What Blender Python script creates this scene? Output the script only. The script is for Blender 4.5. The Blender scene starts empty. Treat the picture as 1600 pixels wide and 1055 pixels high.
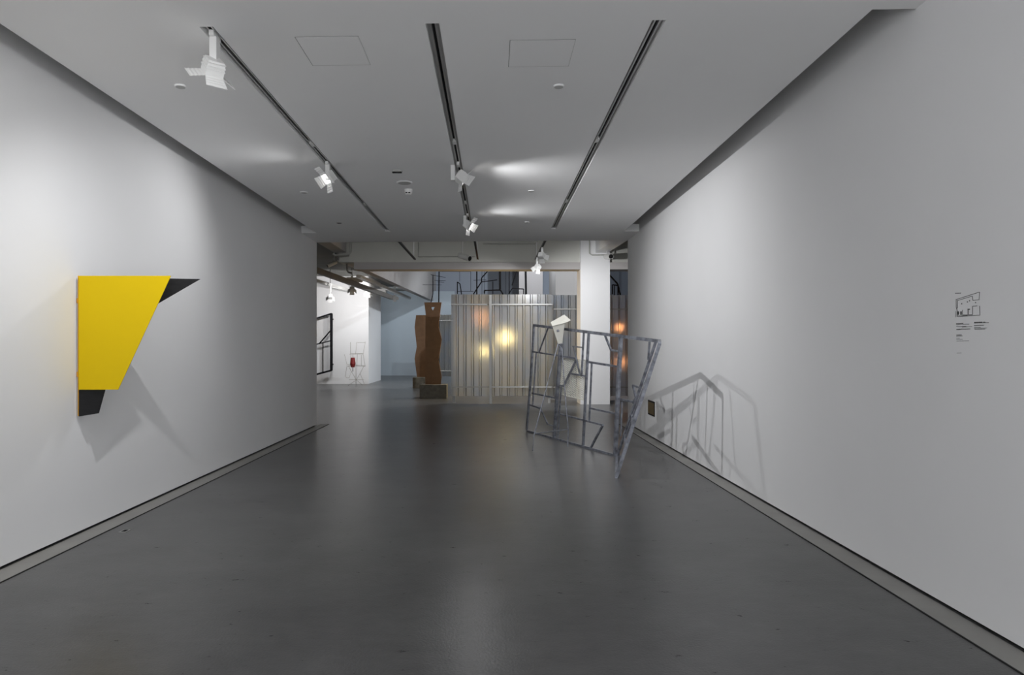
import bpy, bmesh, math, random
from mathutils import Vector, Matrix
random.seed(7)
R = math.radians
S = bpy.context.scene
C = S.collection

# ------------------------------------------------------------------ camera, world, exposure
CAM_H, F_PX, VX, VY = 1.55, 1067.0, 769.0, 540.0
cam_d = bpy.data.cameras.new('camera'); cam = bpy.data.objects.new('camera', cam_d); C.objects.link(cam)
cam.location = (0, 0, CAM_H); cam.rotation_euler = (R(90), 0, 0)
cam_d.sensor_width = 36; cam_d.lens = 36 * F_PX / 1600
cam_d.shift_x = (800 - VX) / 1600; cam_d.shift_y = (VY - 527.5) / 1600
cam_d.clip_start = .05; cam_d.clip_end = 200
S.camera = cam
w = bpy.data.worlds.new('world'); S.world = w; w.use_nodes = True
WB = w.node_tree.nodes['Background']; WB.inputs[0].default_value = (.97, .98, 1, 1); WB.inputs[1].default_value = 1.30
S.view_settings.view_transform = 'Standard'; S.view_settings.look = 'None'
S.view_settings.gamma = 1; S.view_settings.use_curve_mapping = False
S.view_settings.exposure = 1.12
S.cycles.use_denoising = True
S.cycles.max_bounces = 10; S.cycles.diffuse_bounces = 6; S.cycles.sample_clamp_indirect = 6
# lamp powers (watts of each spot), used by the lamps' own builder below
P_LEFT_NEAR, P_LEFT_FAR, P_MID_NEAR, P_MID_FAR = 46, 25, 80, 58

# ------------------------------------------------------------------ helpers
def at(px, py, D):
    return Vector(((px - VX) / F_PX * D, D, CAM_H - (py - VY) / F_PX * D))
def zc(x, y): return 3.665 + .0145 * x - .0055 * y
def ceil_at(px, py):
    a = (px - VX) / F_PX; b = (VY - py) / F_PX
    D = (3.665 - CAM_H) / (b - .0145 * a + .0055)
    return Vector((a * D, D, zc(a * D, D)))
def floor_at(px, py):
    return at(px, py, F_PX * CAM_H / (py - VY))
def tag(o, label=None, cat=None, group=None, kind=None):
    if label: o['label'] = label
    if cat: o['category'] = cat
    if group: o['group'] = group
    if kind: o['kind'] = kind
    return o
def empty(name, loc=(0, 0, 0), rz=0):
    o = bpy.data.objects.new(name, None); C.objects.link(o); o.location = loc; o.rotation_euler = (0, 0, rz)
    o.empty_display_size = .05
    return o
class MB:
    def __init__(s): s.v = []; s.f = []; s.sm = []
    def add(s, vs, fs, smooth=False):
        n = len(s.v); s.v += [tuple(v) for v in vs]; s.f += [tuple(i + n for i in f) for f in fs]; s.sm += [smooth] * len(fs)
        return s
    def box(s, x0, x1, y0, y1, z0, z1):
        return s.add([(x0,y0,z0),(x1,y0,z0),(x1,y1,z0),(x0,y1,z0),(x0,y0,z1),(x1,y0,z1),(x1,y1,z1),(x0,y1,z1)],
                     [(0,3,2,1),(4,5,6,7),(0,1,5,4),(1,2,6,5),(2,3,7,6),(3,0,4,7)])
    def bar(s, a, b, w, d=None, up=(0, 0, 1)):
        a = Vector(a); b = Vector(b); d = d or w
        t = (b - a).normalized(); u = Vector(up)
        if abs(t.dot(u)) > .95: u = Vector((0, 1, 0))
        p = t.cross(u).normalized(); q = p.cross(t).normalized()
        p *= w / 2; q *= d / 2
        vs = [a-p-q, a+p-q, a+p+q, a-p+q, b-p-q, b+p-q, b+p+q, b-p+q]
        return s.add(vs, [(0,1,2,3),(7,6,5,4),(0,4,5,1),(1,5,6,2),(2,6,7,3),(3,7,4,0)])
    def tube(s, pts, r, n=8, closed=True):
        pts = [Vector(p) for p in pts]; rings = []
        for i, p in enumerate(pts):
            t = (pts[min(i+1, len(pts)-1)] - pts[max(i-1, 0)]).normalized()
            u = Vector((0, 0, 1)) if abs(t.z) < .9 else Vector((1, 0, 0))
            a = t.cross(u).normalized(); b = t.cross(a)
            rr = r[i] if isinstance(r, (list, tuple)) else r
            rings.append([p + (a*math.cos(2*math.pi*k/n) + b*math.sin(2*math.pi*k/n))*rr for k in range(n)])
        vs = [v for rg in rings for v in rg]; fs = []
        for i in range(len(pts)-1):
            for k in range(n): fs.append((i*n+k, i*n+(k+1)%n, (i+1)*n+(k+1)%n, (i+1)*n+k))
        s.add(vs, fs, True)
        s.add(rings[0], [tuple(range(n-1, -1, -1))]); s.add(rings[-1], [tuple(range(n))])
        return s
    def lathe(s, c, prof, n=24, axis=Vector((0, 0, 1))):
        c = Vector(c); ax = axis.normalized(); u = Vector((1, 0, 0)) if abs(ax.x) < .9 else Vector((0, 1, 0))
        a = ax.cross(u).normalized(); b = ax.cross(a); vs = []; fs = []
        for (r, z) in prof:
            for k in range(n): vs.append(c + ax*z + (a*math.cos(2*math.pi*k/n) + b*math.sin(2*math.pi*k/n))*r)
        for i in range(len(prof)-1):
            for k in range(n): fs.append((i*n+k, i*n+(k+1)%n, (i+1)*n+(k+1)%n, (i+1)*n+k))
        fs.append(tuple(range(n-1, -1, -1))); m = (len(prof)-1)*n; fs.append(tuple(range(m, m+n)))
        return s.add(vs, fs)
    def poly(s, pts, off):
        """polygon extruded by vector off"""
        n = len(pts); off = Vector(off); vs = [Vector(p) for p in pts] + [Vector(p) + off for p in pts]
        fs = [tuple(range(n)), tuple(range(2*n-1, n-1, -1))] + [(i, i+n, (i+1)%n+n, (i+1)%n) for i in range(n)]
        return s.add(vs, fs)
    def build(s, name, m, parent=None, bevel=0):
        me = bpy.data.meshes.new(name); me.from_pydata(s.v, [], s.f)
        bm = bmesh.new(); bm.from_mesh(me); bmesh.ops.recalc_face_normals(bm, faces=bm.faces); bm.to_mesh(me); bm.free()
        for p, q in zip(me.polygons, s.sm): p.use_smooth = q
        me.materials.append(m)
        o = bpy.data.objects.new(name, me); C.objects.link(o)
        if bevel:
            b = o.modifiers.new('bevel', 'BEVEL'); b.width = bevel; b.segments = 2; b.limit_method = 'ANGLE'
        if parent:
            o.parent = parent
            bpy.context.view_layer.update()
            o.matrix_parent_inverse = parent.matrix_world.inverted()
        return o

# ------------------------------------------------------------------ materials
def mat(name, col, rough=.6, metal=0, var=0, scale=6, bump=0, bscale=80, stretch=(1, 1, 1), emit=None, es=0, spec=.5, rvar=0):
    m = bpy.data.materials.new(name); m.use_nodes = True; nt = m.node_tree; b = nt.nodes['Principled BSDF']
    b.inputs['Base Color'].default_value = (*col, 1); b.inputs['Roughness'].default_value = rough
    b.inputs['Metallic'].default_value = metal; b.inputs['Specular IOR Level'].default_value = spec
    if emit: b.inputs['Emission Color'].default_value = (*emit, 1); b.inputs['Emission Strength'].default_value = es
    if var or bump or rvar:
        tc = nt.nodes.new('ShaderNodeTexCoord'); mp = nt.nodes.new('ShaderNodeMapping'); mp.inputs['Scale'].default_value = stretch
        nt.links.new(tc.outputs['Object'], mp.inputs[0])
        def noise(sc, det=6):
            n = nt.nodes.new('ShaderNodeTexNoise'); n.inputs['Scale'].default_value = sc; n.inputs['Detail'].default_value = det
            nt.links.new(mp.outputs[0], n.inputs[0]); return n
        if var or rvar:
            n = noise(scale)
        if var:
            r = nt.nodes.new('ShaderNodeValToRGB'); r.color_ramp.elements[0].position = .3; r.color_ramp.elements[1].position = .7
            r.color_ramp.elements[0].color = (*[c*(1-var) for c in col], 1); r.color_ramp.elements[1].color = (*[min(1, c*(1+var)) for c in col], 1)
            nt.links.new(n.outputs[0], r.inputs[0]); nt.links.new(r.outputs[0], b.inputs['Base Color'])
        if rvar:
            mr = nt.nodes.new('ShaderNodeMapRange'); mr.inputs[1].default_value = .3; mr.inputs[2].default_value = .7
            mr.inputs[3].default_value = rough - rvar; mr.inputs[4].default_value = rough + rvar
            nt.links.new(n.outputs[0], mr.inputs[0]); nt.links.new(mr.outputs[0], b.inputs['Roughness'])
        if bump:
            n2 = noise(bscale, 3); bp = nt.nodes.new('ShaderNodeBump'); bp.inputs['Strength'].default_value = bump; bp.inputs['Distance'].default_value = .01
            nt.links.new(n2.outputs[0], bp.inputs['Height']); nt.links.new(bp.outputs[0], b.inputs['Normal'])
    return m

def floor_material():
    m = bpy.data.materials.new('grey_epoxy'); m.use_nodes = True; nt = m.node_tree; b = nt.nodes['Principled BSDF']; L = nt.links.new
    tc = nt.nodes.new('ShaderNodeTexCoord')
    def noise(sc, det, st=(1, 1, 1), rough=.6):
        mp = nt.nodes.new('ShaderNodeMapping'); mp.inputs['Scale'].default_value = st; L(tc.outputs['Object'], mp.inputs[0])
        n = nt.nodes.new('ShaderNodeTexNoise'); n.inputs['Scale'].default_value = sc; n.inputs['Detail'].default_value = det
        n.inputs['Roughness'].default_value = rough; L(mp.outputs[0], n.inputs[0]); return n
    n1 = noise(1.3, 10, (1, 1.4, 1), .72); n2 = noise(8, 8, (1, 2.0, 1), .7); n3 = noise(70, 2)
    r = nt.nodes.new('ShaderNodeValToRGB'); e = r.color_ramp.elements
    e[0].position = .30; e[1].position = .70; e[0].color = (.079, .078, .078, 1); e[1].color = (.117, .117, .116, 1)
    L(n1.outputs[0], r.inputs[0])
    r2 = nt.nodes.new('ShaderNodeValToRGB'); e = r2.color_ramp.elements
    e[0].position = .35; e[1].position = .7; e[0].color = (.88, .88, .88, 1); e[1].color = (1.12, 1.12, 1.12, 1)
    L(n2.outputs[0], r2.inputs[0])
    mx = nt.nodes.new('ShaderNodeMix'); mx.data_type = 'RGBA'; mx.blend_type = 'MULTIPLY'; mx.inputs[0].default_value = 1
    L(r.outputs[0], mx.inputs[6]); L(r2.outputs[0], mx.inputs[7])
    # scuffs: small pale flecks
    r3 = nt.nodes.new('ShaderNodeValToRGB'); e = r3.color_ramp.elements
    e[0].position = .90; e[1].position = .94; e[0].color = (0, 0, 0, 1); e[1].color = (1, 1, 1, 1)
    n4 = noise(16, 3, (1, 2.0, 1)); L(n4.outputs[0], r3.inputs[0])
    mx2 = nt.nodes.new('ShaderNodeMix'); mx2.data_type = 'RGBA'; L(r3.outputs[0], mx2.inputs[0]); L(mx.outputs[2], mx2.inputs[6])
    mx2.inputs[7].default_value = (.16, .16, .16, 1); L(mx2.outputs[2], b.inputs['Base Color'])
    mr = nt.nodes.new('ShaderNodeMapRange'); mr.inputs[1].default_value = .3; mr.inputs[2].default_value = .7
    mr.inputs[3].default_value = .27; mr.inputs[4].default_value = .31; L(n2.outputs[0], mr.inputs[0]); L(mr.outputs[0], b.inputs['Roughness'])
    bp = nt.nodes.new('ShaderNodeBump'); bp.inputs['Strength'].default_value = .12; bp.inputs['Distance'].default_value = .01
    L(n3.outputs[0], bp.inputs['Height']); L(bp.outputs[0], b.inputs['Normal'])
    b.inputs['Specular IOR Level'].default_value = .33
    return m
def sheet_material():
    m = bpy.data.materials.new('corrugated_plastic'); m.use_nodes = True; nt = m.node_tree; L = nt.links.new
    for n in list(nt.nodes): nt.nodes.remove(n)
    out = nt.nodes.new('ShaderNodeOutputMaterial')
    tc = nt.nodes.new('ShaderNodeTexCoord'); n = nt.nodes.new('ShaderNodeTexNoise'); n.inputs['Scale'].default_value = 1.6; n.inputs['Detail'].default_value = 7
    mp_ = nt.nodes.new('ShaderNodeMapping'); mp_.inputs['Scale'].default_value = (1.3, 1, .8); L(tc.outputs['Object'], mp_.inputs[0]); L(mp_.outputs[0], n.inputs[0])
    r = nt.nodes.new('ShaderNodeValToRGB'); e = r.color_ramp.elements
    e[0].position = .35; e[1].position = .65; e[0].color = (.52, .49, .41, 1); e[1].color = (.40, .44, .50, 1); L(n.outputs[0], r.inputs[0])
    tr = nt.nodes.new('ShaderNodeBsdfTranslucent'); L(r.outputs[0], tr.inputs[0])
    rf = nt.nodes.new('ShaderNodeBsdfRefraction'); rf.inputs['IOR'].default_value = 1.4; rf.inputs['Roughness'].default_value = .45; rf.inputs[0].default_value = (.66, .68, .71, 1)
    df = nt.nodes.new('ShaderNodeBsdfDiffuse'); L(r.outputs[0], df.inputs[0])
    gl = nt.nodes.new('ShaderNodeBsdfGlossy'); gl.inputs['Roughness'].default_value = .22
    m1 = nt.nodes.new('ShaderNodeMixShader'); m1.inputs[0].default_value = .45; L(rf.outputs[0], m1.inputs[1]); L(tr.outputs[0], m1.inputs[2])
    m2 = nt.nodes.new('ShaderNodeMixShader'); m2.inputs[0].default_value = .16; L(m1.outputs[0], m2.inputs[1]); L(df.outputs[0], m2.inputs[2])
    m3 = nt.nodes.new('ShaderNodeMixShader'); m3.inputs[0].default_value = .07; L(m2.outputs[0], m3.inputs[1]); L(gl.outputs[0], m3.inputs[2])
    L(m3.outputs[0], out.inputs[0]); return m
M = {}
M['wall'] = mat('white_wall_paint', (.80, .80, .805), .75, var=.012, scale=1.2, bump=.02, bscale=120)
M['ceil'] = mat('ceiling_paint', (.85, .85, .85), .8, var=.01, scale=1, bump=.02, bscale=120)
M['slot'] = mat('slot_paint', (.30, .28, .25), .9)
M['void'] = mat('ceiling_void', (.12, .11, .10), .9)
M['floor'] = floor_material()
M['strip'] = mat('floor_strip_grey', (.27, .265, .25), .5, var=.08, scale=3)
M['black'] = mat('black_gap', (.008, .008, .008), .9)
M['beam'] = mat('beam_paint', (.56, .56, .52), .8, var=.03, scale=2)
M['darkceil'] = mat('dark_ceiling_paint', (.20, .20, .185), .9, var=.05, scale=2)
M['back_blue_light'] = mat('blue_light_tint_wall', (.44, .50, .55), .8)  # bluish light falling on this wall is put into its base colour
M['upper'] = mat('upper_grey_blue_wall', (.33, .36, .42), .85)
M['taupe'] = mat('taupe_wall', (.30, .28, .275), .85)
M['warmgrey'] = mat('warm_grey_paint', (.42, .40, .39), .85)
M['alu'] = mat('aluminium_track', (.62, .62, .62), .38, metal=.8)
M['lampwhite'] = mat('lamp_white_enamel', (.78, .78, .77), .4)
M['lens'] = mat('lamp_lens', (.9, .9, .9), .3, emit=(1, .98, .95), es=14)
M['bulb_y'] = mat('warm_bulb', (.9, .8, .5), .3, emit=(1, .72, .25), es=44)
M['bulb_o'] = mat('orange_bulb', (.9, .5, .3), .3, emit=(1, .38, .12), es=24)
M['yellow'] = mat('yellow_paint', (.66, .46, .002), .5, var=.02, scale=2, spec=.15)
M['yback'] = mat('ochre_paint', (.72, .36, .02), .5)
M['blackpaint'] = mat('black_paint', (.010, .010, .011), .6, var=.3, scale=12, stretch=(1, 1, 3), spec=.2)
M['galv'] = mat('galvanised_steel', (.29, .305, .35), .42, metal=.7, var=.45, scale=14, rvar=.12)
M['whitesteel'] = mat('white_steel', (.74, .73, .66), .5)
M['rust'] = mat('rusted_steel', (.185, .105, .058), .8, var=.10, scale=7, bump=.15, bscale=60)
M['block'] = mat('dark_concrete', (.13, .122, .10), .8, var=.25, scale=9, bump=.2, bscale=40)
M['sheet'] = sheet_material()
M['frame'] = mat('pale_metal_frame', (.33, .33, .32), .45, metal=.3)
M['rail'] = mat('pale_rail', (.36, .36, .35), .5)
M['blacksteel'] = mat('black_steel', (.007, .007, .009), .7, spec=.15)
M['wire'] = mat('dull_wire', (.40, .38, .35), .45, metal=.5)
M['red'] = mat('red_fabric', (.19, .012, .012), .6, var=.1)
M['brass'] = mat('dark_brass', (.19, .125, .045), .42, metal=.7, var=.2, scale=20)
M['print'] = mat('vinyl_print', (.06, .06, .06), .8)
M['camwhite'] = mat('camera_white', (.62, .62, .60), .45)
M['disc'] = mat('disc_grey', (.50, .50, .49), .6)
M['discdark'] = mat('disc_dark', (.10, .10, .10), .6)
M['pipe'] = mat('dark_pipe', (.17, .16, .15), .6)
M['conduit'] = mat('conduit_grey', (.45, .45, .42), .5)
M['filament'] = mat('black_mesh_gauze', (.10, .10, .11), .8)

# ------------------------------------------------------------------ room shell
XL, XR = -3.391, 2.679            # wall planes
DL, DR = 13.20, 13.48             # far ends of the two walls
Y0 = -2.2
GAP = .024
fl = MB(); fl.box(-16, 14, Y0, 38, -.2, 0)
tag(fl.build('floor', M['floor']), 'dark grey polished epoxy floor', kind='structure')
wl = MB(); wl.box(XL-.3, XL, Y0, DL, GAP, 4.2)
tag(wl.build('wall_left', M['wall']), 'white plaster wall carrying the yellow relief', kind='structure')
wr = MB(); wr.box(XR, XR+.3, Y0, DR, GAP, 4.2)
tag(wr.build('wall_right', M['wall']), 'white plaster wall carrying the small floor plan', kind='structure')
for s, X, D, nm in ((-1, XL, DL, 'left'), (1, XR, DR, 'right')):
    g = MB(); g.box(*sorted((X + s*.03, X + s*.27)), Y0, D-.03, 0, GAP)
    tag(g.build('baseboard_'+nm, M['black']), 'black recessed shadow gap under the %s wall' % nm, kind='structure')
    t = MB(); t.box(*sorted((X, X - s*.176)), Y0, D+.22, 0, .004)
    o = tag(t.build('trim_1' if s < 0 else 'trim_2', M['strip']), 'pale grey cover strip in the floor along the %s wall' % nm, kind='structure')
    k = MB(); k.box(*sorted((X - s*.176, X - s*.186)), Y0, D+.22, 0, .0045)
    k.build('groove', M['black'], o)

# ceiling: cells with the two edge slots and three track slots left open
SLX, SRX = -3.125, 2.405
tracks = [(-1.852, 4.42, 12.1), (-.388, 4.42, 12.1), (1.082, 4.42, 12.1)]
TW = .045
xs = sorted({XL, SLX, SRX, XR} | {t[0]-TW for t in tracks} | {t[0]+TW for t in tracks})
ys = sorted({Y0, 4.32, 4.42, 12.1, 12.14, 12.44, 13.3})
def hole(xm, ym):
    if xm < SLX: return ym < 12.14
    if xm > SRX: return 4.32 < ym < 12.44
    return any(abs(xm - t[0]) < TW and t[1] < ym < t[2] for t in tracks)
cb = MB()
nx, ny = len(xs)-1, len(ys)-1
solid = [[not hole((xs[i]+xs[i+1])/2, (ys[j]+ys[j+1])/2) for j in range(ny)] for i in range(nx)]
def yend(x, y): return DL + (DR - DL) * (x - XL) / (XR - XL) if y == 13.3 else y
TH = .13
for i in range(nx):
    for j in range(ny):
        if not solid[i][j]: continue
        q = [(xs[i], ys[j]), (xs[i+1], ys[j]), (xs[i+1], ys[j+1]), (xs[i], ys[j+1])]
        q = [(x, yend(x, y)) for x, y in q]
        bot = [Vector((x, y, zc(x, y))) for x, y in q]; top = [v + Vector((0, 0, TH)) for v in bot]
        cb.add(bot, [(3, 2, 1, 0)]); cb.add(top, [(0, 1, 2, 3)])
        for k, (di, dj) in enumerate(((0, -1), (1, 0), (0, 1), (-1, 0))):
            a, b = i+di, j+dj
            if not (0 <= a < nx and 0 <= b < ny and solid[a][b]):
                cb.add([bot[k], bot[(k+1) % 4], top[(k+1) % 4], top[k]], [(0, 1, 2, 3)])
ceiling = tag(cb.build('ceiling', M['ceil']), 'white suspended ceiling with slots along both walls', kind='structure')
vp = MB(); vp.box(XL, XR, Y0, 13.1, 3.98, 4.1)
tag(vp.build('ceiling_void_slab', M['void']), 'dark slab above the suspended ceiling', kind='structure')

# ------------------------------------------------------------------ ceiling fittings
def make_track(name, x, y0, y1, z, label, recess=.02, group='recessed lighting tracks'):
    r = empty(name, (x, y0, z)); tag(r, label, 'lighting track', group)
    sl = -.0055
    def seg(xa, xb, za, zb, m, nm, ya=y0, yb=y1):
        b = MB(); dz = lambda y: (y - y0) * sl if recess > 0 else 0
        b.add([(xa,ya,z+za+dz(ya)),(xb,ya,z+za+dz(ya)),(xb,yb,z+za+dz(yb)),(xa,yb,z+za+dz(yb)),
               (xa,ya,z+zb+dz(ya)),(xb,ya,z+zb+dz(ya)),(xb,yb,z+zb+dz(yb)),(xa,yb,z+zb+dz(yb))],
              [(0,3,2,1),(4,5,6,7),(0,1,5,4),(1,2,6,5),(2,3,7,6),(3,0,4,7)])
        return b.build(nm, m, r)
    rm = M['discdark'] if recess == 0 else M['alu']
    seg(x-.022, x-.011, recess, recess+.035, rm, 'side_rail'); seg(x+.011, x+.022, recess, recess+.035, rm, 'side_rail')
    seg(x-.011, x+.011, recess+.022, recess+.035, M['black'], 'conductor_groove')
    if recess > 0:
        seg(x-.044, x-.022, recess+.024, recess+.034, M['disc'], 'flange'); seg(x+.022, x+.044, recess+.024, recess+.034, M['disc'], 'flange')
    L_ = y1 - y0
    if L_ > 5:
        for fr in (.34, .72): seg(x-.018, x+.018, recess-.004, recess+.03, M['lampwhite'], 'joint_connector', y0+L_*fr-.06, y0+L_*fr+.06)
    if recess == 0:
        for yy in (y0+.3, y1-.3):
            rb = MB(); rb.tube([(x, yy, z+.03), (x, yy, 4.701)], .008, 8); rb.build('suspension_rod', M['alu'], r)
    seg(x-.02, x+.02, recess-.002, recess+.035, M['lampwhite'], 'end_cap', y0, y0+.03)
    return r
for (x, a, b), nm in zip(tracks, ('left', 'middle', 'right')):
    make_track('lighting_track', x, a, b-.002, zc(x, a), 'long recessed aluminium lighting track, %s one of three in the white ceiling' % nm)
for x, nm in ((-1.93, 'left'), (-.36, 'middle'), (1.09, 'right')):
    make_track('lighting_track', x, 13.75, 17.1, 3.69, 'short suspended lighting track before the grey beam, %s of three' % nm, recess=0, group='short tracks before the beam')

def rect_panel(px, label):
    ps = [ceil_at(*p) for p in px]
    x0 = (ps[0].x + ps[3].x)/2; x1 = (ps[1].x + ps[2].x)/2; y0 = (ps[2].y+ps[3].y)/2; y1 = (ps[0].y+ps[1].y)/2
    y0, y1 = min(y0, y1), max(y0, y1)
    r = empty('access_panel', ((x0+x1)/2, (y0+y1)/2, zc((x0+x1)/2, (y0+y1)/2))); tag(r, label, 'ceiling panel', 'ceiling access hatches')
    def pl(a, b, c, d, off, th, m, nm):
        q = [(a, c), (b, c), (b, d), (a, d)]
        mb = MB(); mb.add([(x, y, zc(x, y)-off) for x, y in q] + [(x, y, zc(x, y)-off+th) for x, y in q],
            [(0,1,2,3),(7,6,5,4),(0,4,5,1),(1,5,6,2),(2,6,7,3),(3,7,4,0)])
        mb.build(nm, m, r)
    e = .0024
    pl(x0, x1, y0, y0+e, .0012, .001, M['discdark'], 'joint'); pl(x0, x1, y1-e, y1, .0012, .001, M['disc'], 'joint')
    pl(x0, x0+e, y0, y1, .0012, .001, M['discdark'], 'joint'); pl(x1-e, x1, y0, y1, .0012, .001, M['disc'], 'joint')
    pl(x0+.006, x1-.006, y0+.006, y1-.006, .0016, .0012, M['ceil'], 'hatch')
rect_panel([(459, 57), (562, 57), (578, 102), (489, 102)], 'flush white access hatch in the ceiling beside the left track')
rect_panel([(796, 62), (899, 62), (889, 104), (795, 104)], 'flush white access hatch in the ceiling between middle and right tracks')

def disc(px, py, r, label, m='disc', h=.012, group='round ceiling covers', rim=True):
    p = ceil_at(px, py); rt = empty('ceiling_cover', p); tag(rt, label, 'ceiling cover', group)
    up = Vector((-.0145, .0055, 1))
    b = MB(); b.lathe(p, [(r, .003), (r, -h*.4), (r*.92, -h)], 28, up); b.build('rim', M['ceil'] if m == 'disc' else M['disc'], rt)
    b = MB(); b.lathe(p, [(r*.80, -h*.6), (r*.80, -h*1.12)], 28, up); b.build('cover_plate', M[m], rt)
disc(282, 134, .045, 'round white cover in the ceiling left of the near track lamp')
disc(873, 134, .045, 'round white cover below the right access hatch')
disc(475, 300, .05, 'small round white cover left of the second left track lamp')
disc(830, 298, .045, 'small round white cover right of the middle track lamps')
disc(632, 285, .10, 'large grey round grille in front of the smoke detector')
disc(530, 348, .045, 'dark round hole cover near the far left of the ceiling', 'discdark')
disc(823, 347, .045, 'small round cover near the far end by the right track')
p = ceil_at(621, 267); r = empty('ceiling_sensor', p); tag(r, 'small flat dark sensor plate above the round grille', 'sensor')
b = MB(); b.lathe(p, [(.06, 0), (.06, -.01), (.03, -.018)], 20); b.build('plate', M['disc'], r)
b = MB(); b.box(p.x-.06, p.x+.05, p.y-.02, p.y+.02, p.z-.024, p.z-.016); b.build('slit', M['black'], r)
p = ceil_at(638, 296); r = empty('smoke_detector', p); tag(r, 'white smoke detector with two black slots under the ceiling', 'smoke detector')
b = MB(); b.lathe(p, [(.055, .002), (.055, -.02), (.05, -.05), (.032, -.07)], 24); b.build('housing', M['lampwhite'], r)
for s in (-1, 1):
    b = MB(); b.box(p.x+s*.018-.012, p.x+s*.018+.012, p.y-.054, p.y-.035, p.z-.058, p.z-.046); b.build('vent_slot', M['black'], r)

# ------------------------------------------------------------------ track lamps with barn doors
def track_lamp(x, y, z, target, power, label, spread=178, blend=.25, flaps=(45, 45, 45, 45), drop=.27, side=0, box_dx=0.0, sc=1.0,
               color=(.98, .985, 1), group='track lamps', flaplen=.10, box_len=.17, detail=True):
    r = empty('track_lamp', (x, y, z)); tag(r, label, 'lamp', group)
    hp = Vector((x + side, y, z - drop*sc)); aim = (Vector(target) - hp).normalized()
    b = MB(); b.box(x-.016*sc, x+.016*sc, y-.06*sc, y+.06*sc, z-.035*sc, z-.0005); b.build('track_adapter', M['lampwhite'], r)
    bx = x + box_dx
    b = MB(); b.box(bx-.024*sc, bx+.024*sc, y-.035*sc, y+.035*sc, z-(.035+box_len)*sc, z-.03*sc); b.build('gear_box', M['lampwhite'], r, bevel=.004)
    u = aim.cross(Vector((0, 0, 1))).normalized(); v = u.cross(aim).normalized()
    hw, hl = .058*sc, .10*sc
    bk = hp - aim*hl
    b = MB(); b.bar(Vector((bx, y, z-(.02+box_len)*sc)), hp - aim*hl*.55, .022*sc, .03*sc); b.build('arm', M['lampwhite'], r)
    P = lambda a, bb, c: hp + u*a + v*bb + aim*c
    # open-fronted head
    hb = MB()
    o4 = [(-1,-1),(1,-1),(1,1),(-1,1)]
    vs = [P(a*hw*.86, bb*hw*.86, -hl) for a, bb in o4] + [P(a*hw, bb*hw, -hl*.7) for a, bb in o4] + [P(a*hw, bb*hw, 0) for a, bb in o4] + \
         [P(a*hw*.9, bb*hw*.9, 0) for a, bb in o4] + [P(a*hw*.9, bb*hw*.9, -hl*.2) for a, bb in o4]
    fs = [(3,2,1,0)]
    for lv in range(4):
        for k in range(4): fs.append((lv*4+k, lv*4+(k+1)%4, lv*4+4+(k+1)%4, lv*4+4+k))
    fs.append((16,17,18,19)); hb.add(vs, fs)
    hd = hb.build('head', M['lampwhite'], r)
    for k in range(3):                                       # cooling ribs behind the head
        rb = MB(); c = -hl*.9 + k*hl*.22
        q = hw*(1.02 + .03*k)
        rb.add([P(a*q, bb*q, c) for a, bb in o4] + [P(a*q, bb*q, c+.006) for a, bb in o4], [(3,2,1,0),(4,5,6,7)] + [(j, (j+1)%4, 4+(j+1)%4, 4+j) for j in range(4)])
        rb.build('cooling_rib', M['lampwhite'], hd)
    lb = MB(); q = hw*.88
    lb.add([P(a*q, bb*q, -hl*.12) for a, bb in o4] + [P(a*q, bb*q, -hl*.19) for a, bb in o4], [(0,1,2,3),(7,6,5,4)] + [(j, 4+j, 4+(j+1)%4, (j+1)%4) for j in range(4)])
    lb.build('lens', M['lens'], hd)
    # barn doors: ribbed plates hinged on each front edge (top, right, bottom, left)
    for k, ang in enumerate(flaps):
        if ang is None: continue
        n = [v, u, -v, -u][k]; t = [u, -v, -u, v][k]
        d = (aim*math.cos(R(ang)) + n*math.sin(R(ang))); nn = d.cross(t).normalized()
        fb = MB(); N = 8; ln = flaplen*sc; base = hp + n*hw
        top = []; bot = []
        for i in range(N+1):
            f = i/N; h = .0016*sc if i % 2 else -.0016*sc
            wd = hw*(1 + .18*f)
            for s in (-1, 1):
                top.append(base + d*ln*f + t*wd*s + nn*(h+.0014*sc)); bot.append(base + d*ln*f + t*wd*s + nn*(h-.0014*sc))
        fs = []
        for i in range(N):
            fs.append((2*i, 2*i+1, 2*i+3, 2*i+2)); m_ = len(top)
            fs.append((m_+2*i, m_+2*i+2, m_+2*i+3, m_+2*i+1))
            fs.append((2*i, 2*i+2, m_+2*i+2, m_+2*i)); fs.append((2*i+1, m_+2*i+1, m_+2*i+3, 2*i+3))
        fs.append((2*N, 2*N+1, len(top)+2*N+1, len(top)+2*N)); fs.append((0, len(top), len(top)+1, 1))
        fb.add(top+bot, fs); fb.build('barn_door', M['lampwhite'], hd)
    if power:
        ld = bpy.data.lights.new('spot', 'SPOT'); ld.energy = power; ld.spot_size = R(spread); ld.spot_blend = blend; ld.shadow_soft_size = .02*sc; ld.color = color
        lo = bpy.data.objects.new('lamp_light', ld); C.objects.link(lo)
        lo.location = hp + aim*.02; lo.rotation_euler = aim.to_track_quat('-Z', 'Y').to_euler()
        lo.parent = r; bpy.context.view_layer.update(); lo.matrix_parent_inverse = r.matrix_world.inverted()
    return r
T0, T1, T2 = (t[0] for t in tracks)
zt = lambda x, y: zc(x, y) + .02
track_lamp(T0, 4.56, zt(T0, 4.56), (-3.39, 6.3, .3), P_LEFT_NEAR, 'nearest track lamp with open barn doors above the yellow relief', drop=.27, side=-.02, flaps=(70, 62, 70, 75), spread=118, blend=1)
track_lamp(T0, 7.70, zt(T0, 7.70), (-3.39, 6.5, 1.9), P_LEFT_FAR, 'second track lamp on the left track, facing the left wall', side=-.02, flaps=(80, 60, 60, 80), drop=.19, spread=135, blend=1)
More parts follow.
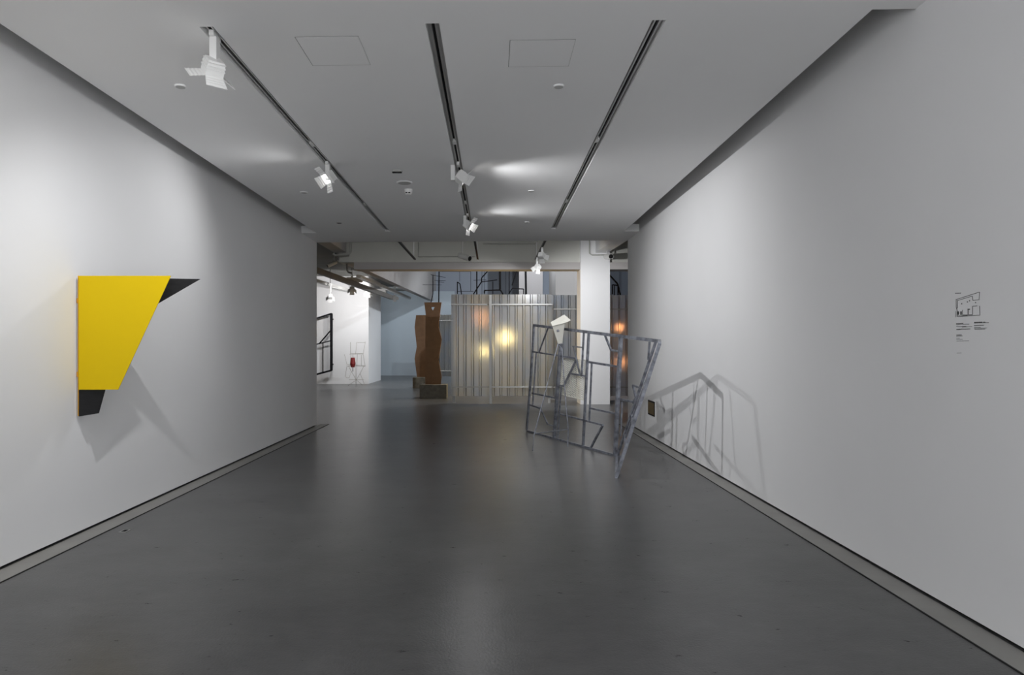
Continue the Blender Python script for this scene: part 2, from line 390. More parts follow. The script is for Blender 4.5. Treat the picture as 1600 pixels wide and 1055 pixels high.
track_lamp(T1, 7.80, zt(T1, 7.8), (2.68, 9.0, 1.1), P_MID_NEAR, 'larger of two lamps on the middle track, facing right', side=.06, box_dx=-.06, flaps=(80, 40, 60, 60), drop=.19, spread=132, blend=1)
track_lamp(T1, 10.75, zt(T1, 10.75), (2.68, 9.4, 1.1), P_MID_FAR, 'farther of two lamps on the middle track, facing right', side=.04, box_dx=-.04, flaps=(80, 40, 60, 60), drop=.19, spread=132, blend=1)
# a lamp of the next track towards the viewer (outside the frame): throws the second shadow of the relief
make_track('lighting_track', -1.72, 1.6, 3.9, 3.61, 'short lighting track near the viewer above the left wall', recess=-.03, group='tracks near the viewer')
track_lamp(-1.72, 3.25, 3.60, (-3.39, 6.1, .5), 15, 'track lamp on the short track near the viewer', flaps=(60, 55, 70, 70), spread=125, blend=.7)

# ------------------------------------------------------------------ yellow relief on the left wall
YD = 5.55
rel = empty('wall_relief', at(123, 540, YD)); tag(rel, 'yellow and black folded steel relief jutting from the left wall', 'sculpture')
b = MB(); b.poly([at(123, 431, YD), at(267, 431, YD), at(184.5, 609, YD), at(123, 609, YD)], (0, .006, 0)); b.build('yellow_panel', M['yellow'], rel)
Tt = at(313, 436, 5.817)
def on_black(px, py):
    A = at(123, 431, YD+.012); k = (Tt.y - A.y)/(Tt.x - A.x); a = (px - VX)/F_PX
    D = (A.y - k*A.x)/(1 - k*a); return at(px, py, D)
b = MB(); b.poly([on_black(123, 433), on_black(313, 436), on_black(193, 505.6), on_black(154, 646), on_black(123, 651)], (0, .006, 0)); o = b.build('black_panel', M['blackpaint'], rel)
b = MB(); b.bar(at(122.6, 431, YD+.004), at(122.6, 650, YD+.012), .004, .012); b.build('fold_edge', M['yback'], rel)
for py in (470, 585):
    q = at(123, py, YD+.02); b = MB(); b.box(XL, q.x+.06, q.y+.004, q.y+.016, q.z-.02, q.z+.02); b.build('wall_bracket', M['yback'], rel)

# ------------------------------------------------------------------ steel line screen by the right wall
PA, PB = Vector((.66, 12.25)), Vector((2.10, 8.60))
kx = (PB.x - PA.x)/(PB.y - PA.y)
def on_screen(cx, cy, off=0):
    px, py = 800 + cx/3.769, 480 + cy/3.769
    a = (px - VX)/F_PX; D = (PA.x - kx*PA.y)/(a - kx) + off
    p = at(px, py, D); p.z = max(p.z, .012); return p
scr = empty('steel_screen', on_screen(612, 893)); tag(scr, 'folding screen of grey galvanised steel bars standing by the right wall', 'sculpture')
nrm = Vector((-1, kx, 0)).normalized()
def sbar(pts, w, nm='bar', off=0):
    P_ = [on_screen(*p, off) for p in pts]
    for a, c in zip(P_, P_[1:]):
        b = MB(); b.bar(a, c, w, w, up=nrm); b.build(nm, M['galv'], scr)
sbar([(130,107),(868,200)], .042, 'top_rail')
sbar([(130,105),(118,310),(87,722)], .032, 'end_post'); sbar([(90,737),(612,893),(650,905)], .034, 'bottom_rail')
sbar([(452,152),(418,835)], .032, 'post'); sbar([(641,180),(628,420),(608,893)], .046, 'post'); sbar([(849,198),(620,897)], .028, 'end_post')
for pts, w_ in [([(143,268),(122,575)],.02), ([(120,262),(380,302)],.026), ([(213,120),(158,268)],.02), ([(105,575),(168,597)],.026),
    ([(120,507),(255,535)],.026), ([(165,590),(210,690),(245,700)],.02), ([(423,150),(410,400)],.024), ([(358,232),(418,238)],.02),
    ([(362,232),(380,310)],.014), ([(380,312),(400,400)],.022), ([(350,392),(437,406)],.026), ([(378,312),(305,465),(275,462)],.026),
    ([(290,465),(268,785)],.020), ([(285,630),(535,695)],.026), ([(535,695),(462,848)],.026), ([(470,325),(455,672)],.022),
    ([(445,322),(630,352)],.030), ([(460,595),(612,628)],.026), ([(548,168),(583,253),(630,260)],.024), ([(630,540),(720,560)],.026),
    ([(648,556),(640,760)],.018), ([(760,478),(712,460),(730,535),(712,565)],.022), ([(810,205),(803,310)],.022)]:
    sbar(pts, w_)
sbar([(287,215),(248,777)], .047, 'round_pole')
# second leaf, seen edge-on from the camera
Tp = on_screen(868, 200); Q = at(1030.5, 537, 7.9); Fp = floor_at(963, 748); Fp.z = .02; G = floor_at(964, 717); G.z = .02
lerp = lambda a, c, f: a + (c - a)*f
def lbar(a, c, w, nm='bar'):
    b = MB(); b.bar(a, c, w, w, up=(1, 0, 0)); b.build(nm, M['galv'], scr)
lbar(Tp, Q, .038, 'top_rail'); lbar(Q, Fp, .036, 'end_post'); lbar(Fp, G, .034, 'bottom_rail')
Lq = lambda f: lerp(Q, Fp, f); Lt = lambda f: lerp(Tp, G, f)
for f in (.34, .62, .80): lbar(Lq(f), Lt(f), .026)
lbar(lerp(Tp, Q, .35), lerp(Lq(.34), Lt(.34), .5), .022); lbar(lerp(Lq(.34), Lt(.34), .3), lerp(Lq(.62), Lt(.62), .3), .02); lbar(lerp(Lq(.34), Lt(.34), .6), lerp(Lq(.8), Lt(.8), .75), .02)
# white expanded-metal sheet fixed behind the screen
me_ = empty('mesh_panel', on_screen(420, 545, .08)); tag(me_, 'small white expanded metal sheet fixed to the steel screen', 'mesh panel')
mc = [on_screen(288, 302, .07), on_screen(432, 312, .07), on_screen(421, 547, .07), on_screen(274, 510, .07)]
b = MB(); NR, NC = 19, 8
def mp(u, v): return lerp(lerp(mc[0], mc[1], u), lerp(mc[3], mc[2], u), v)
for i in range(NR):
    for j in range(NC*2):
        v0 = (i + (.5 if j % 2 else 0) * 1.0)/NR; v1 = (i + (0 if j % 2 else .5))/NR
        b.bar(mp(j/(NC*2), min(1, v0)), mp((j+1)/(NC*2), min(1, v1)), .0105, .006, up=nrm)
        if i == 0 or True:
            v2 = (i + (.5 if j % 2 else 1))/NR; v3 = (i + (1 if j % 2 else .5))/NR
            b.bar(mp(j/(NC*2), min(1, v2)), mp((j+1)/(NC*2), min(1, v3)), .0105, .006, up=nrm)
tag(b.build('mesh_strands', M['whitesteel'], me_), kind='stuff')
for i in range(4):
    b = MB(); b.bar(mc[i], mc[(i+1) % 4], .012, .012, up=nrm); b.build('border', M['whitesteel'], me_)
# stick figure with white folded head standing in front
fig = empty('stick_figure', floor_at(832, 705)); tag(fig, 'thin steel stand with a white folded metal head, in front of the screen', 'sculpture')
H = lambda x, y, D: at(850 + x/7.533, 480 + y/7.533, D)
topj = at(872, 538, 10.75)
def rod(pts, r_, nm): b = MB(); b.tube(pts, r_, 8); b.build(nm, M['galv'], fig)
f1 = floor_at(832, 705); f2 = floor_at(887, 698); f3 = floor_at(865.5, 687)
rod([f1, at(835, 678, 10.03), topj], .0085, 'leg'); rod([f2, at(888, 671, 10.47), at(884.5, 636, 10.5), at(878, 545, 10.7), topj], .0085, 'leg')
rod([at(835.3, 677.7, 10.03), at(888, 671.2, 10.47)], .0075, 'crossbar')
rod([topj, at(876, 530, 10.75)], .018, 'neck')
hd = MB(); fr = [H(98,222,10.72), H(243,186,10.72), H(216,425,10.72), H(168,436,10.72)]
hd.poly(fr, (0, .03, 0)); hd.build('face_plate', M['whitesteel'], fig)
vs_ = [H(78,178,10.86), H(238,88,10.95), H(318,155,10.66), H(243,187,10.69), H(98,223,10.69)]
hd = MB(); hd.poly(vs_, (0, .008, -.004)); hd.build('visor', M['whitesteel'], fig)
hd = MB(); hd.lathe(H(163,278,10.715), [(.020, 0), (.020, .015), (.012, .022)], 14, Vector((0, -1, 0))); hd.build('bolt', M['galv'], fig)

# ------------------------------------------------------------------ right wall fittings
def on_rw(px, py, off=.002):
    D = (XR - off)*F_PX/(px - VX); return at(px, py, D)
def wallquad(px, nm, m, parent, th=.002):
    b = MB(); b.poly([on_rw(*p) for p in px], (th, 0, 0)); return b.build(nm, m, parent)
o1 = [on_rw(1012.3, 624.6, .010), on_rw(1022.3, 628, .010), on_rw(1022.3, 651.5, .010), on_rw(1012.3, 647.5, .010)]
y0, y1 = o1[1].y, o1[0].y; z0, z1 = (o1[2].z+o1[3].z)/2, (o1[0].z+o1[1].z)/2
bp_ = empty('socket_plate', (XR, (y0+y1)/2, z0)); tag(bp_, 'dark brass plate low on the right wall behind the screen', 'wall plate')
b = MB(); b.box(XR-.010, XR, y0, y1, z0, z1); b.build('frame', M['blackpaint'], bp_, bevel=.003)
e = .06*(y1-y0)
b = MB(); b.box(XR-.014, XR-.009, y0+e, y1-e, z0+e, z1-e); b.build('cover', M['brass'], bp_)

gp = empty('floor_plan_graphic', on_rw(1515, 495)); tag(gp, 'small printed floor plan with caption lines on the right wall', 'wall print')
G9 = lambda x, y: (1480 + x/9.59, 450 + y/9.59)
def line(pts, wd=.0028, nm='plan_line'):
    b = MB(); pts = [on_rw(*G9(*p), .0012) for p in pts]
    for a, c in zip(pts, pts[1:]): b.bar(a, c, wd, .001, up=(1, 0, 0))
    b.build(nm, M['print'], gp)
line([(130,175),(485,62),(478,178),(383,186),(376,122),(150,190)])
line([(155,190),(155,300),(138,300),(150,345)]); line([(135,175),(135,300)]); line([(133,345),(130,440)], .002)
line([(152,345),(152,430),(490,408),(486,270)]); line([(450,268),(380,275),(380,398),(312,402)]); line([(232,405),(306,403)]); line([(228,400),(224,330)])
line([(155,415),(300,412)], .002)
line([(312,325),(312,400)], .006); line([(305,320),(340,320)], .006)
for x in (166, 206): line([(x,352),(x,402)], .010, 'stair_block')
for x, y in ((217,237),(302,210),(335,192),(425,220)): line([(x,y-9),(x,y+9)], .006, 'plan_mark')
def caption(x0, x1, y, wd, slope=-.03):
    b = MB(); x = x0
    while x < x1:
        l = random.uniform(8, 26); x2 = min(x+l, x1)
        b.bar(on_rw(*G9(x, y+slope*(x-x0)), .0012), on_rw(*G9(x2, y+slope*(x2-x0)), .0012), wd, .001, up=(1, 0, 0)); x = x2 + 4
    b.build('caption_line', M['print'], gp)
for x0, x1, y, wd in [(120,205,80,.0035),(135,240,534,.0035),(135,328,548,.0028),(135,285,580,.002),(220,372,586,.002),(140,345,620,.003),(135,200,628,.002),
    (405,525,515,.004),(540,570,512,.003),(405,625,527,.0028),(405,548,563,.0026),(405,500,592,.002),(405,595,606,.002),(410,570,620,.0026),
    (138,215,707,.0035),(138,228,722,.0028),(140,190,755,.002),(140,230,772,.002),(140,328,798,.002),(145,215,978,.002)]:
    caption(x0, x1, y, wd)

# little socket set in the floor on the left
fo = floor_at(195, 830); r = empty('floor_socket', fo); tag(r, 'small metal socket set in the floor near the left wall', 'floor socket')
b = MB(); b.box(fo.x-.03, fo.x+.03, fo.y-.045, fo.y+.045, 0, .003); b.build('plate', M['frame'], r)
b = MB(); b.box(fo.x-.016, fo.x+.016, fo.y-.028, fo.y+.028, .003, .0045); b.build('hole', M['black'], r)

# ------------------------------------------------------------------ back room: beams, column, walls
BD = 18.0
col = MB(); a, c = at(907, 632, BD), at(953, 632, BD); col.box(a.x, c.x, BD, BD+.75, 0, 4.7)
tag(col.build('column', M['wall']), 'square white column at the back right', kind='structure')
b = MB(); b.box(at(528, 400, BD).x, a.x, BD+.12, BD+.6, at(0, 409, BD).z, 4.7); b.box(c.x, 9, BD+.12, BD+.6, at(0, 409, BD).z, 4.7)
bm_o = tag(b.build('beam', M['beam']), 'deep grey concrete beam across the back opening', kind='structure')
b = MB(); b.box(at(553, 400, BD).x, a.x, BD, BD+.5, at(0, 421, BD).z, at(0, 410, BD).z)
tag(b.build('beam_casing', M['warmgrey']), 'light grey casing strip along the foot of the beam', kind='structure')
b = MB(); b.box(c.x, 9, BD, BD+.5, at(0, 421, BD).z, at(0, 410, BD).z)
tag(b.build('beam_casing', M['warmgrey']), 'light grey casing strip right of the white column', kind='structure')
b = MB(); b.box(-4.2, -3.87, 13.3, BD+.12, 4.02, 4.7); tag(b.build('cross_beam', M['warmgrey']), 'grey cross beam behind the left wall end', kind='structure')
b = MB(); b.poly([(2.97, 13.4, 4.0), (3.27, 13.4, 4.0), (3.05, BD+.1, 4.0), (2.72, BD+.1, 4.0)], (0, 0, .7)); tag(b.build('cross_beam', M['wall']), 'white cross beam meeting the column', kind='structure')
b = MB(); b.box(-16, 14, 13.15, BD+.6, 4.7, 4.8); tag(b.build('ceiling_back', M['darkceil']), 'dark ceiling behind the suspended ceiling', kind='structure')
# side walls closing the space behind the hall
b = MB(); b.box(-16, XL-.3, DL-.3, DL, 0, 4.8); tag(b.build('wall_back_near_left', M['wall']), 'wall returning behind the left wall', kind='structure')
b = MB(); b.box(XR+.3, 14, DR-.3, DR, 0, 4.8); tag(b.build('wall_back_near_right', M['wall']), 'wall returning behind the right wall', kind='structure')
# low ceiling of the left room + slanted fascia
fa, fb_ = at(561, 423, 21.0), at(674, 472.5, 36.2)
fa0 = Vector((fa.x - (fb_.x-fa.x)*.16, BD+.6, 0))
b = MB(); b.poly([(-16, BD+.6, 4.35), (fa0.x, BD+.6, 4.35), (fb_.x, 37, 4.35), (-16, 37, 4.35)], (0, 0, .15)); tag(b.build('ceiling_left_room', M['darkceil']), 'dark grey low ceiling of the left room', kind='structure')
b = MB(); b.poly([(fa0.x, BD+.6, 3.86), (fa0.x+.25, BD+.6, 3.86), (fb_.x+.25, 36.4, 3.86), (fb_.x, 36.4, 3.86)], (0, 0, 3.2)); tag(b.build('wall_fascia', M['warmgrey']), 'grey fascia wall above the left room', kind='structure')
# left room walls
wD = 27.6
e1 = at(576, 600, wD)
b = MB(); b.box(-16, e1.x, wD, 30.6, 0, 4.35); tag(b.build('wall_back_left', M['wall']), 'bright white partition wall in the left room', kind='structure')
b = MB(); b.box(-16, at(692, 540, 35.2).x + .6, 35.2, 35.4, 0, 4.35); tag(b.build('wall_far_blue_tint', M['back_blue_light']), 'far wall of the left room, bluish light put into its colour', kind='structure')
b = MB(); b.box(-3.4, 14, 36.2, 36.5, 0, 7); tag(b.build('wall_far', M['upper']), 'grey blue far wall of the high hall', kind='structure')
b = MB(); b.box(13.7, 14, 13.4, 36.4, 0, 7); tag(b.build('wall_far_right', M['upper']), 'far right wall of the high hall', kind='structure')
b = MB(); b.box(-16.2, -16, 13, 36.4, 0, 4.8); tag(b.build('wall_far_left', M['wall']), 'far left wall of the left room', kind='structure')
b = MB(); b.box(-4.6, 14, BD+.6, 36.5, 7, 7.1); tag(b.build('ceiling_high', M['darkceil']), 'dark ceiling of the high hall', kind='structure')
b = MB(); b.box(-4.6, 14, BD+.5, BD+.6, 4.7, 7.1); tag(b.build('wall_over_beam', M['beam']), 'wall above the deep beam', kind='structure')
def pier(pa, pb, D, m, nm, lab, th=.8):
    x0, x1 = at(pa, 0, D).x, at(pb, 0, D).x
    b = MB(); b.box(x0, x1, D, D+th, 0, 7); return tag(b.build(nm, M[m]), lab, kind='structure')
pier(811, 848, 31, 'taupe', 'pier', 'taupe pier behind the corrugated screen')
pier(868, 935, 27, 'warmgrey', 'wall_stub', 'grey wall stub behind the column', 3)

# corrugated translucent screens
def corrugated(x0, x1, D, z0, z1, nm_root, label, sheets, posts, pitch=.205, depth=.055, rails=(.25, 2.46), ang=0):
    r = empty(nm_root, (x0, D, 0)); tag(r, label, 'screen', 'corrugated screens')
    for (sa, sb) in sheets:
        prof = []; x = sa; k = 0
        while x < sb - 1e-6:
            for dx, dy in ((0, 0), (.62*pitch, 0), (.72*pitch, -depth), (.90*pitch, -depth)):
                xx = x + dx
                if xx <= sb: prof.append((xx, D + dy))
            x += pitch
        prof.append((sb, D))
        t = .004; n = len(prof); b = MB()
        vs = [(px_, py_, z0) for px_, py_ in prof] + [(px_, py_, z1) for px_, py_ in prof] + [(px_, py_+t, z0) for px_, py_ in prof] + [(px_, py_+t, z1) for px_, py_ in prof]
        fs = []
        for i in range(n-1):
            fs += [(i, i+1, n+i+1, n+i), (2*n+i+1, 2*n+i, 3*n+i, 3*n+i+1), (i, 2*n+i, 2*n+i+1, i+1), (n+i, n+i+1, 3*n+i+1, 3*n+i)]
        fs += [(0, n, 3*n, 2*n), (n-1, 3*n-1, 4*n-1, 2*n-1)]
        b.add(vs, fs); b.build('corrugated_sheet', M['sheet'], r)
    for zz in rails:
        b = MB(); b.box(x0, x1, D-depth-.03, D-depth-.004, z0+zz-.018, z0+zz+.018); b.build('rail', M['rail'], r)
    for (xp, yp) in posts:
        b = MB(); b.box(xp-.035, xp+.035, yp-.035, yp+.035, 0, z1-.02); b.build('post', M['frame'], r)
    return r
X_ = lambda px, D: (px - VX)/F_PX*D
SD = 18.35
corrugated(X_(705, SD), X_(862, SD), SD, .19, 2.92, 'corrugated_screen', 'large translucent corrugated screen between rusted slab and white column',
           [(X_(705, SD), X_(761, SD)), (X_(761, SD), X_(862, SD))], [(X_(766.5, SD-.15), SD-.13), (X_(709, SD), SD+.09), (X_(858, SD), SD+.09)])
S2 = 19.4
corrugated(X_(858, S2), X_(1015, S2), S2, .12, 2.98, 'corrugated_screen', 'dim translucent corrugated screen running behind the white column',
           [(X_(858, S2), X_(935, S2)), (X_(936, S2), X_(1015, S2))], [(X_(868, S2), S2+.09), (X_(1000, S2), S2+.09)])
S3 = 30.0
corrugated(X_(675, S3), X_(740, S3), S3, .19, 2.90, 'corrugated_screen', 'distant corrugated screen seen right beside the rusted slab',
           [(X_(675, S3), X_(740, S3))], [(X_(680, S3), S3+.09), (X_(736, S3), S3+.09)])
# coloured bulbs glowing behind the sheets
def bulb(px, py, D, m, label, rr=.10, pw=0, colr=(1, .75, .4)):
    p = at(px, py, D); r = empty('pendant_bulb', p); tag(r, label, 'lamp', 'bulbs behind the corrugated screens')
    b = MB(); b.lathe(p, [(.2*rr, -rr), (.75*rr, -.7*rr), (rr, 0), (.75*rr, .7*rr), (.3*rr, 1.1*rr)], 16); b.build('globe', M[m], r)
    b = MB(); b.lathe(p, [(.3*rr, 1.1*rr), (.3*rr, 1.6*rr)], 12); b.build('socket', M['blacksteel'], r)
    b = MB(); b.tube([p + Vector((0, 0, 1.5*rr)), Vector((p.x, p.y, 6.99))], .006, 6); b.build('cord', M['blacksteel'], r)
bulb(790, 528, 20.0, 'bulb_y', 'brightest warm yellow bulb glowing through the large corrugated screen', .13)
bulb(757, 549, 20.0, 'bulb_y', 'lower yellow bulb glowing beside the screen post', .08)
bulb(753, 497, 20.35, 'bulb_o', 'orange bulb glowing upper left behind the corrugated screen', .09)
bulb(968, 512, 20.2, 'bulb_o', 'upper orange bulb behind the screen right of the column', .07)
bulb(970, 566, 20.6, 'bulb_o', 'lower orange bulb behind the screen right of the column', .07)

# ------------------------------------------------------------------ rusted slabs on blocks
RP = lambda x, y, D: at(630 + x/5.866, 460 + y/5.866, D)
def slab(outline, D, label, holepts=None, th=.07):
    base = RP(*outline[-1], D); r = empty('rusted_slab', (base.x, D, base.z)); tag(r, label, 'sculpture', 'rusted steel slabs on blocks')
    bm = bmesh.new()
    def loop(pts):
        vs = [bm.verts.new(RP(x, y, D)) for x, y in pts]
        return [bm.edges.new((vs[i], vs[(i+1) % len(vs)])) for i in range(len(vs))]
    es = loop(outline)
    if holepts: es += loop(holepts)
    g = bmesh.ops.triangle_fill(bm, edges=es, use_beauty=True)
    fcs = [f for f in bm.faces]
    ex = bmesh.ops.extrude_face_region(bm, geom=fcs)
    bmesh.ops.translate(bm, vec=(0, th, 0), verts=[v for v in ex['geom'] if isinstance(v, bmesh.types.BMVert)])
    bmesh.ops.recalc_face_normals(bm, faces=bm.faces)
    me = bpy.data.meshes.new('slab_plate'); bm.to_mesh(me); bm.free(); me.materials.append(M['rust'])
    o = bpy.data.objects.new('slab_plate', me); C.objects.link(o); o.parent = r
    bpy.context.view_layer.update(); o.matrix_parent_inverse = r.matrix_world.inverted()
    return r
def block(x0, x1, yt, yb, label, dep=.6):
    D = F_PX*CAM_H/((460 + yb/5.866) - VY); a = RP(x0, yb, D); c = RP(x1, yt, D)
    b = MB(); b.box(a.x, c.x, D, D+dep, 0, c.z); o = b.build('plinth_block', M['block'], None, bevel=.012)
    tag(o, label, 'plinth', 'dark plinth blocks'); return D, c.z
D1, zt1 = block(150, 398, 830, 957, 'larger dark block under the front rusted slab')
D2, zt2 = block(86, 200, 762, 862, 'smaller dark block under the rear rusted slab')
def z_to_y(z, D): return ((VY - (z - CAM_H)/D*F_PX) - 460)*5.866
Ds = D1 + .25
slab([(193,73),(350,73),(338,170),(330,230),(322,290),(340,360),(352,415),(338,510),(322,600),(340,690),(352,760),(344,z_to_y(zt1,Ds)),
      (201,z_to_y(zt1,Ds)),(200,700),(208,600),(203,480),(203,300),(207,190)], Ds, 'taller wavy rusted steel slab with a small triangular hole', [(252,116),(272,150),(288,116)])
Ds = D2 + .25
slab([(118,190),(260,190),(250,300),(268,480),(250,590),(262,z_to_y(zt2,Ds)),(126,z_to_y(zt2,Ds)),(104,590),(124,480),(104,300)], Ds, 'shorter wavy rusted steel slab behind the taller one')
# fold strip along the tall slab's left side
# ------------------------------------------------------------------ black line sculptures above the screen
KP = lambda x, y, D: at(660 + x/8, 415 + y/8, D)
def lines(name, label, segs, D, m='blacksteel', group='black line sculptures'):
    r = empty(name, Vector((KP(*segs[0][0][-1], D).x, D, 0))); tag(r, label, 'sculpture', group)
    for pts, w_, fl_ in segs:
        P_ = [KP(x, y, D) for x, y in pts]
        if fl_ & 1: P_ = [P_[0] + (P_[0]-P_[1]).normalized()*.8] + P_[1:] if len(P_) > 1 else P_
        if fl_ & 2: P_.append(Vector((P_[-1].x, P_[-1].y, 0)))
        for a, c in zip(P_, P_[1:]):
            b = MB(); b.bar(a, c, w_*1.25, w_*1.25); b.build('bar', M[m], r)
lines('antenna_sculpture', 'thin black antenna-like steel rods behind the rusted slabs',
      [([(209,40),(205,455)],.03,3), ([(132,115),(132,350),(110,450)],.022,2), ([(105,115),(290,150)],.012,0), ([(150,185),(290,190)],.010,0), ([(190,205),(270,210)],.010,0), ([(0,240),(240,242)],.010,0)], 24.0)
lines('line_sculpture', 'tall black bent steel rods rising behind the corrugated screen',
      [([(437,355),(437,205),(470,230),(488,355)],.026,2), ([(680,40),(680,355)],.034,3), ([(825,60),(740,155),(740,202),(640,355)],.030,3),
       ([(740,205),(935,180)],.022,0), ([(775,350),(775,312),(975,306),(1005,355)],.034,2), ([(880,200),(880,355)],.022,2),
       ([(968,40),(970,300)],.055,1), ([(220,75),(605,75),(605,322)],.010,0), ([(465,75),(465,200)],.010,0), ([(440,322),(640,322)],.010,0), ([(640,185),(800,180)],.010,0)], 22.6)
lines('line_sculpture', 'forked black steel rods near the taupe pier behind the screen',
      [([(1085,40),(1085,355)],.028,3), ([(1180,60),(1120,250)],.030,1), ([(1070,370),(1125,285),(1265,295)],.028,2), ([(1290,40),(1295,355)],.055,3)], 23.4)
lines('line_sculpture', 'angular black steel rods seen right of the white column',
      [([(2330,110),(2440,230),(2470,360)],.035,2), ([(2375,360),(2375,240),(2445,250)],.03,2), ([(2400,250),(2400,360)],.022,2)], 21.5)

# ------------------------------------------------------------------ black frame on the white partition
KF = lambda x, y, D: at(500 + x/7.033, 470 + y/7.033, D)
fD = 27.3
fr_ = empty('wall_frame', (KF(125, 768, fD).x, fD, KF(125, 768, fD).z)); tag(fr_, 'slanted black steel frame with inner bars on the white partition', 'sculpture')
for pts, w_ in [([(125,140),(125,768)],.09), ([(-160,232),(128,142)],.06), ([(-160,842),(128,765)],.07), ([(-10,475),(125,318)],.045), ([(-160,510),(125,438)],.04), ([(32,465),(32,785)],.035), ([(-160,232),(-160,842)],.09)]:
    P_ = [KF(x, y, fD) for x, y in pts]
    b = MB(); b.bar(P_[0], P_[1], w_, w_, up=(0, 1, 0)); b.build('bar', M['blacksteel'], fr_)
for py in (200, 700):
    q = KF(125, py, fD); b = MB(); b.box(q.x-.02, q.x+.02, fD, wD+.0, q.z-.02, q.z+.02); b.build('bracket', M['blacksteel'], fr_)

# wire chairs, one on top of the other, with a red lantern
def chair(label, segs, D):
    r = empty('wire_chair', KF(388, 940, D)); tag(r, label, 'chair', 'wire chairs')
    for nm, pts in segs:
        b = MB(); b.tube([KF(x, y, D + dd) for x, y, dd in pts], .0075, 6); b.build(nm, M['wire'], r)
cD = 26.2
def fy(D): return (VY + F_PX*CAM_H/D - 470)*7.033
chair('lower thin wire chair in front of the white partition',
      [('seat_frame', [(295,720,0),(498,720,0),(470,712,.35),(330,712,.35),(295,720,0)]), ('back_frame', [(270,590,.1),(295,695,.05),(295,720,0)]),
       ('arm', [(295,725,0),(278,830,0),(290,848,0),(320,848,0),(345,780,0)]), ('leg', [(315,722,0),(395,865,.1),(470,fy(cD+.3),.3)]),
       ('leg', [(480,722,0),(440,800,0),(400,870,0),(305,fy(cD),0)]), ('leg', [(440,800,.1),(495,fy(cD+.1),.1)]), ('leg', [(388,722,-.1),(388,fy(cD-.3),-.3)]),
       ('stretcher', [(320,868,.05),(480,868,.05)]), ('leg', [(405,722,.2),(400,860,.25),(398,fy(cD+.35),.35)]), ('seat_rod', [(300,700,.2),(498,716,.2)])], cD)
chair('upper thin wire chair stacked over the lower one',
      [('seat_frame', [(325,588,0),(475,588,0),(465,580,.35),(345,580,.35),(325,588,0)]), ('back_post', [(335,455,.1),(335,588,.05)]), ('back_post', [(405,455,.2),(390,588,.1)]),
       ('back_rail', [(410,460,.2),(498,460,.2)]), ('back_post', [(498,450,.2),(475,588,.05)]), ('leg', [(475,595,0),(495,718,0)]), ('leg', [(455,595,.3),(455,716,.3)]),
       ('leg', [(340,590,0),(330,716,0)]), ('leg', [(410,590,.3),(405,716,.3)])], cD)
rc = KF(361, 680, cD+.05); r = empty('red_lantern', rc); tag(r, 'dark red faceted lantern hanging in the wire chairs', 'lantern')
sc_ = cD/F_PX/7.033
b = MB(); b.lathe(rc, [(20*sc_, 55*sc_), (31*sc_, -12*sc_), (22*sc_, -52*sc_)], 8); b.build('shade', M['red'], r)
b = MB(); b.tube([rc + Vector((0, 0, 54*sc_)), rc + Vector((0, 0, 92*sc_))], .008, 6); b.build('hook', M['wire'], r)
b = MB(); b.tube([rc - Vector((0, 0, 52*sc_)), rc - Vector((0, 0, 100*sc_))], .014, 6); b.build('tassel', M['blacksteel'], r)

# ------------------------------------------------------------------ ceiling services in the back
K1 = lambda x, y, D: at(495 + x/10.55, 375 + y/10.55, D)
def pipe(pts, r_, label, nm='conduit', m='conduit', cat='pipe'):
    b = MB(); b.tube(pts, r_, 8); return tag(b.build(nm, M[m]), label, cat)
pipe([K1(265,235,BD-.05), K1(300,255,BD-.05), K1(530,248,BD-.05), K1(555,200,BD-.05), K1(558,20,BD-.05)], .03, 'pale bent conduit at the left end of the deep beam')
pipe([K1(497,395,BD+.4), K1(500,500,BD+.4), K1(520,530,BD+.4), K1(570,548,BD+.4)], .028, 'short dark bent pipe under the left beam end', m='pipe')
b = MB(); b.bar(at(488, 420, 19.5), at(612, 465, 26.8), .12, .16); tag(b.build('service_duct', M['pipe']), 'long dark service duct under the left room ceiling', 'duct')
for k, (pa, pb) in enumerate((((488,437,24),(548,455,27.3)), ((560,432,21.5),(640,466,33)))):
    b = MB(); b.bar(at(*pa), at(*pb), .14, .10); tag(b.build('cable_tray', M['camwhite']), ('pale cable tray above the white partition', 'pale cable tray along the grey fascia')[k], 'cable tray')
for px, py, D, wd, hh in ((553,437,23,.5,.16), (570,444,25,.6,.16), (588,455,29,.8,.2)):
    p = at(px, py, D); b = MB(); b.box(p.x-wd/2, p.x+wd/2, D, D+.25, p.z-hh/2, p.z+hh/2)
    tag(b.build('ceiling_box', M['camwhite'], bevel=.01), 'white ceiling box, %s of three along the dark duct' % ('first' if px < 560 else 'second' if px < 580 else 'last'), 'ceiling unit', 'ceiling boxes of the left room')
# bullet cameras
def bullet(px, py, D, dirv, label, z_top, sc=1):
    p = at(px, py, D); d = Vector(dirv).normalized(); r = empty('security_camera', p); tag(r, label, 'security camera', 'bullet cameras')
    b = MB(); b.lathe(p, [(.05*sc, -.16*sc), (.055*sc, -.15*sc), (.055*sc, .10*sc), (.06*sc, .12*sc)], 16, d); hs = b.build('housing', M['camwhite'], r)
    b = MB(); b.lathe(p, [(.048*sc, .10*sc), (.048*sc, .125*sc)], 16, d); b.build('lens', M['black'], hs)
    b = MB(); b.tube([p - d*.08*sc, Vector((p.x - d.x*.08*sc, p.y - d.y*.08*sc, z_top))], .016, 8); b.build('bracket', M['camwhite'], r)
bullet(518, 413, 20, (-.8, -.3, -.45), 'white bullet camera hanging left of the deep beam', 4.4, 1.05)
bullet(727, 402, 17.3, (.75, -.6, -.3), 'white bullet camera under the beam left of the middle', 4.69, 1.3)
bullet(951, 401, 17.6, (.25, -1, -.1), 'bullet camera with black lens at the column top corner', 4.05, 1.2)
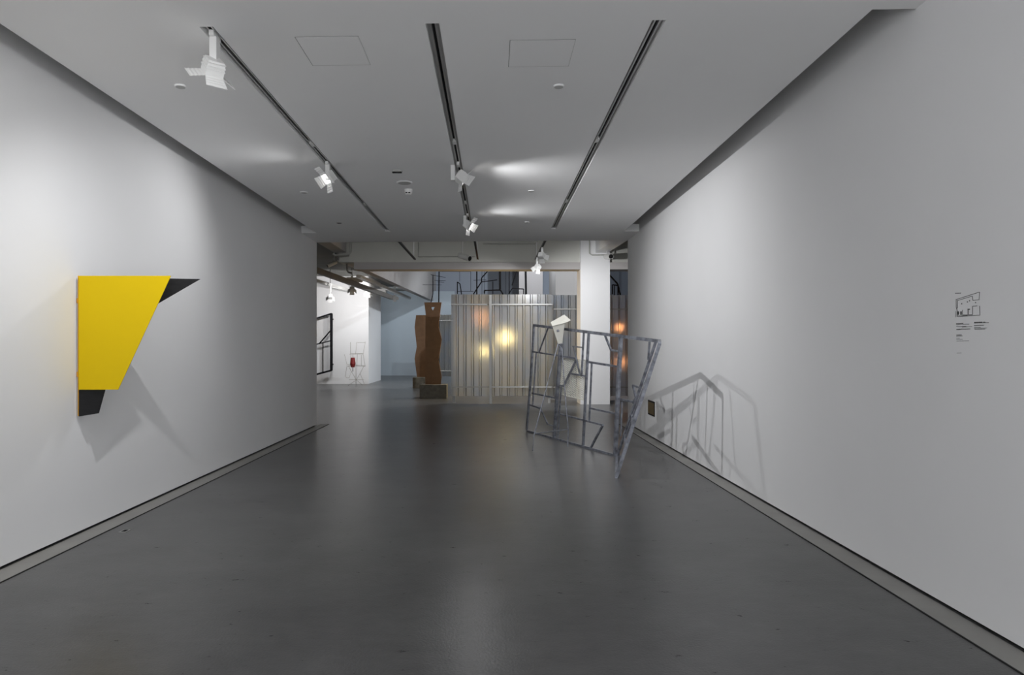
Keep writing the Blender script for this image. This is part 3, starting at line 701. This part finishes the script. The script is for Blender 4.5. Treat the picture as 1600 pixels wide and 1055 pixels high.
# conduits on the beam face
pipe([at(654, 378, BD+.08), at(654, 401, BD+.08), at(700, 401, BD+.08), at(742, 401, BD+.08)], .014, 'thin conduit bent along the beam face left of the middle camera')
pipe([at(755, 381, BD+.08), at(836, 381, BD+.08), at(840, 376, BD+.08)], .014, 'thin conduit running high along the beam face')
pipe([at(921, 376, BD-.03), at(921, 396, BD-.03), at(925, 398.5, BD-.03), at(948, 398.5, BD-.03)], .018, 'thin conduit bent at the column head')

# ------------------------------------------------------------------ lamps of the back rooms
cool = (.86, .93, 1)
track_lamp(1.09, 14.9, 3.69, (2.8, 18, 1.5), 300, 'rear track lamp nearer the ceiling edge, aimed at the column', drop=.2, spread=95, blend=.8, group='lamps before the beam')
track_lamp(1.09, 16.6, 3.69, (-.3, 18.3, 1.4), 75, 'rear track lamp with glowing barn doors before the beam', drop=.26, spread=120, blend=.8, group='lamps before the beam', flaps=(40, 40, 40, 40))
for i, (px, py, D, pw, lab) in enumerate(((516, 462, 25.0, 42, 'spot lamp nearest the left wall end in the left room'), (550, 450, 24.5, 42, 'glowing spot lamp in the middle of the left room'),
                                (575, 455, 25.5, 36, 'spot lamp at the corner of the white partition'), (617, 463, 32, 36, 'small spot lamp before the blue-tinted far wall'))):
    p = at(px, py, D); tz = p.z + .45
    tgt = (p.x - .6, wD, 1.4) if i < 3 else (-3.6, 35.2, 1.8)
    track_lamp(p.x, p.y, tz, tgt, pw, lab, drop=.42, sc=1.25, flaps=(50, 40, 40, 40), color=(1, .99, 1) if i < 3 else cool, group='spot lamps of the left room', box_len=.2)
    b = MB(); b.tube([(p.x, p.y, tz), (p.x, p.y, 4.36)], .012, 6); tag(b.build('drop_rod', M['pipe']), 'thin drop rod carrying the %s' % lab, 'rod')
# unseen fill spots added to brighten the high hall, hidden above the beam
for k, (x, y, pw) in enumerate(((1.5, 21.5, 400), (2.2, 27.5, 430), (6.0, 23, 300))):
    track_lamp(x, y, 6.98, (x+.3, y+3.5, .5), pw, ('added fill lamp high in the back hall nearest the beam', 'added fill lamp high in the back hall near the taupe pier', 'added fill lamp high in the back hall toward its right wall')[k], drop=.3, sc=1.4, color=cool, group='added fill lamps of the high hall')
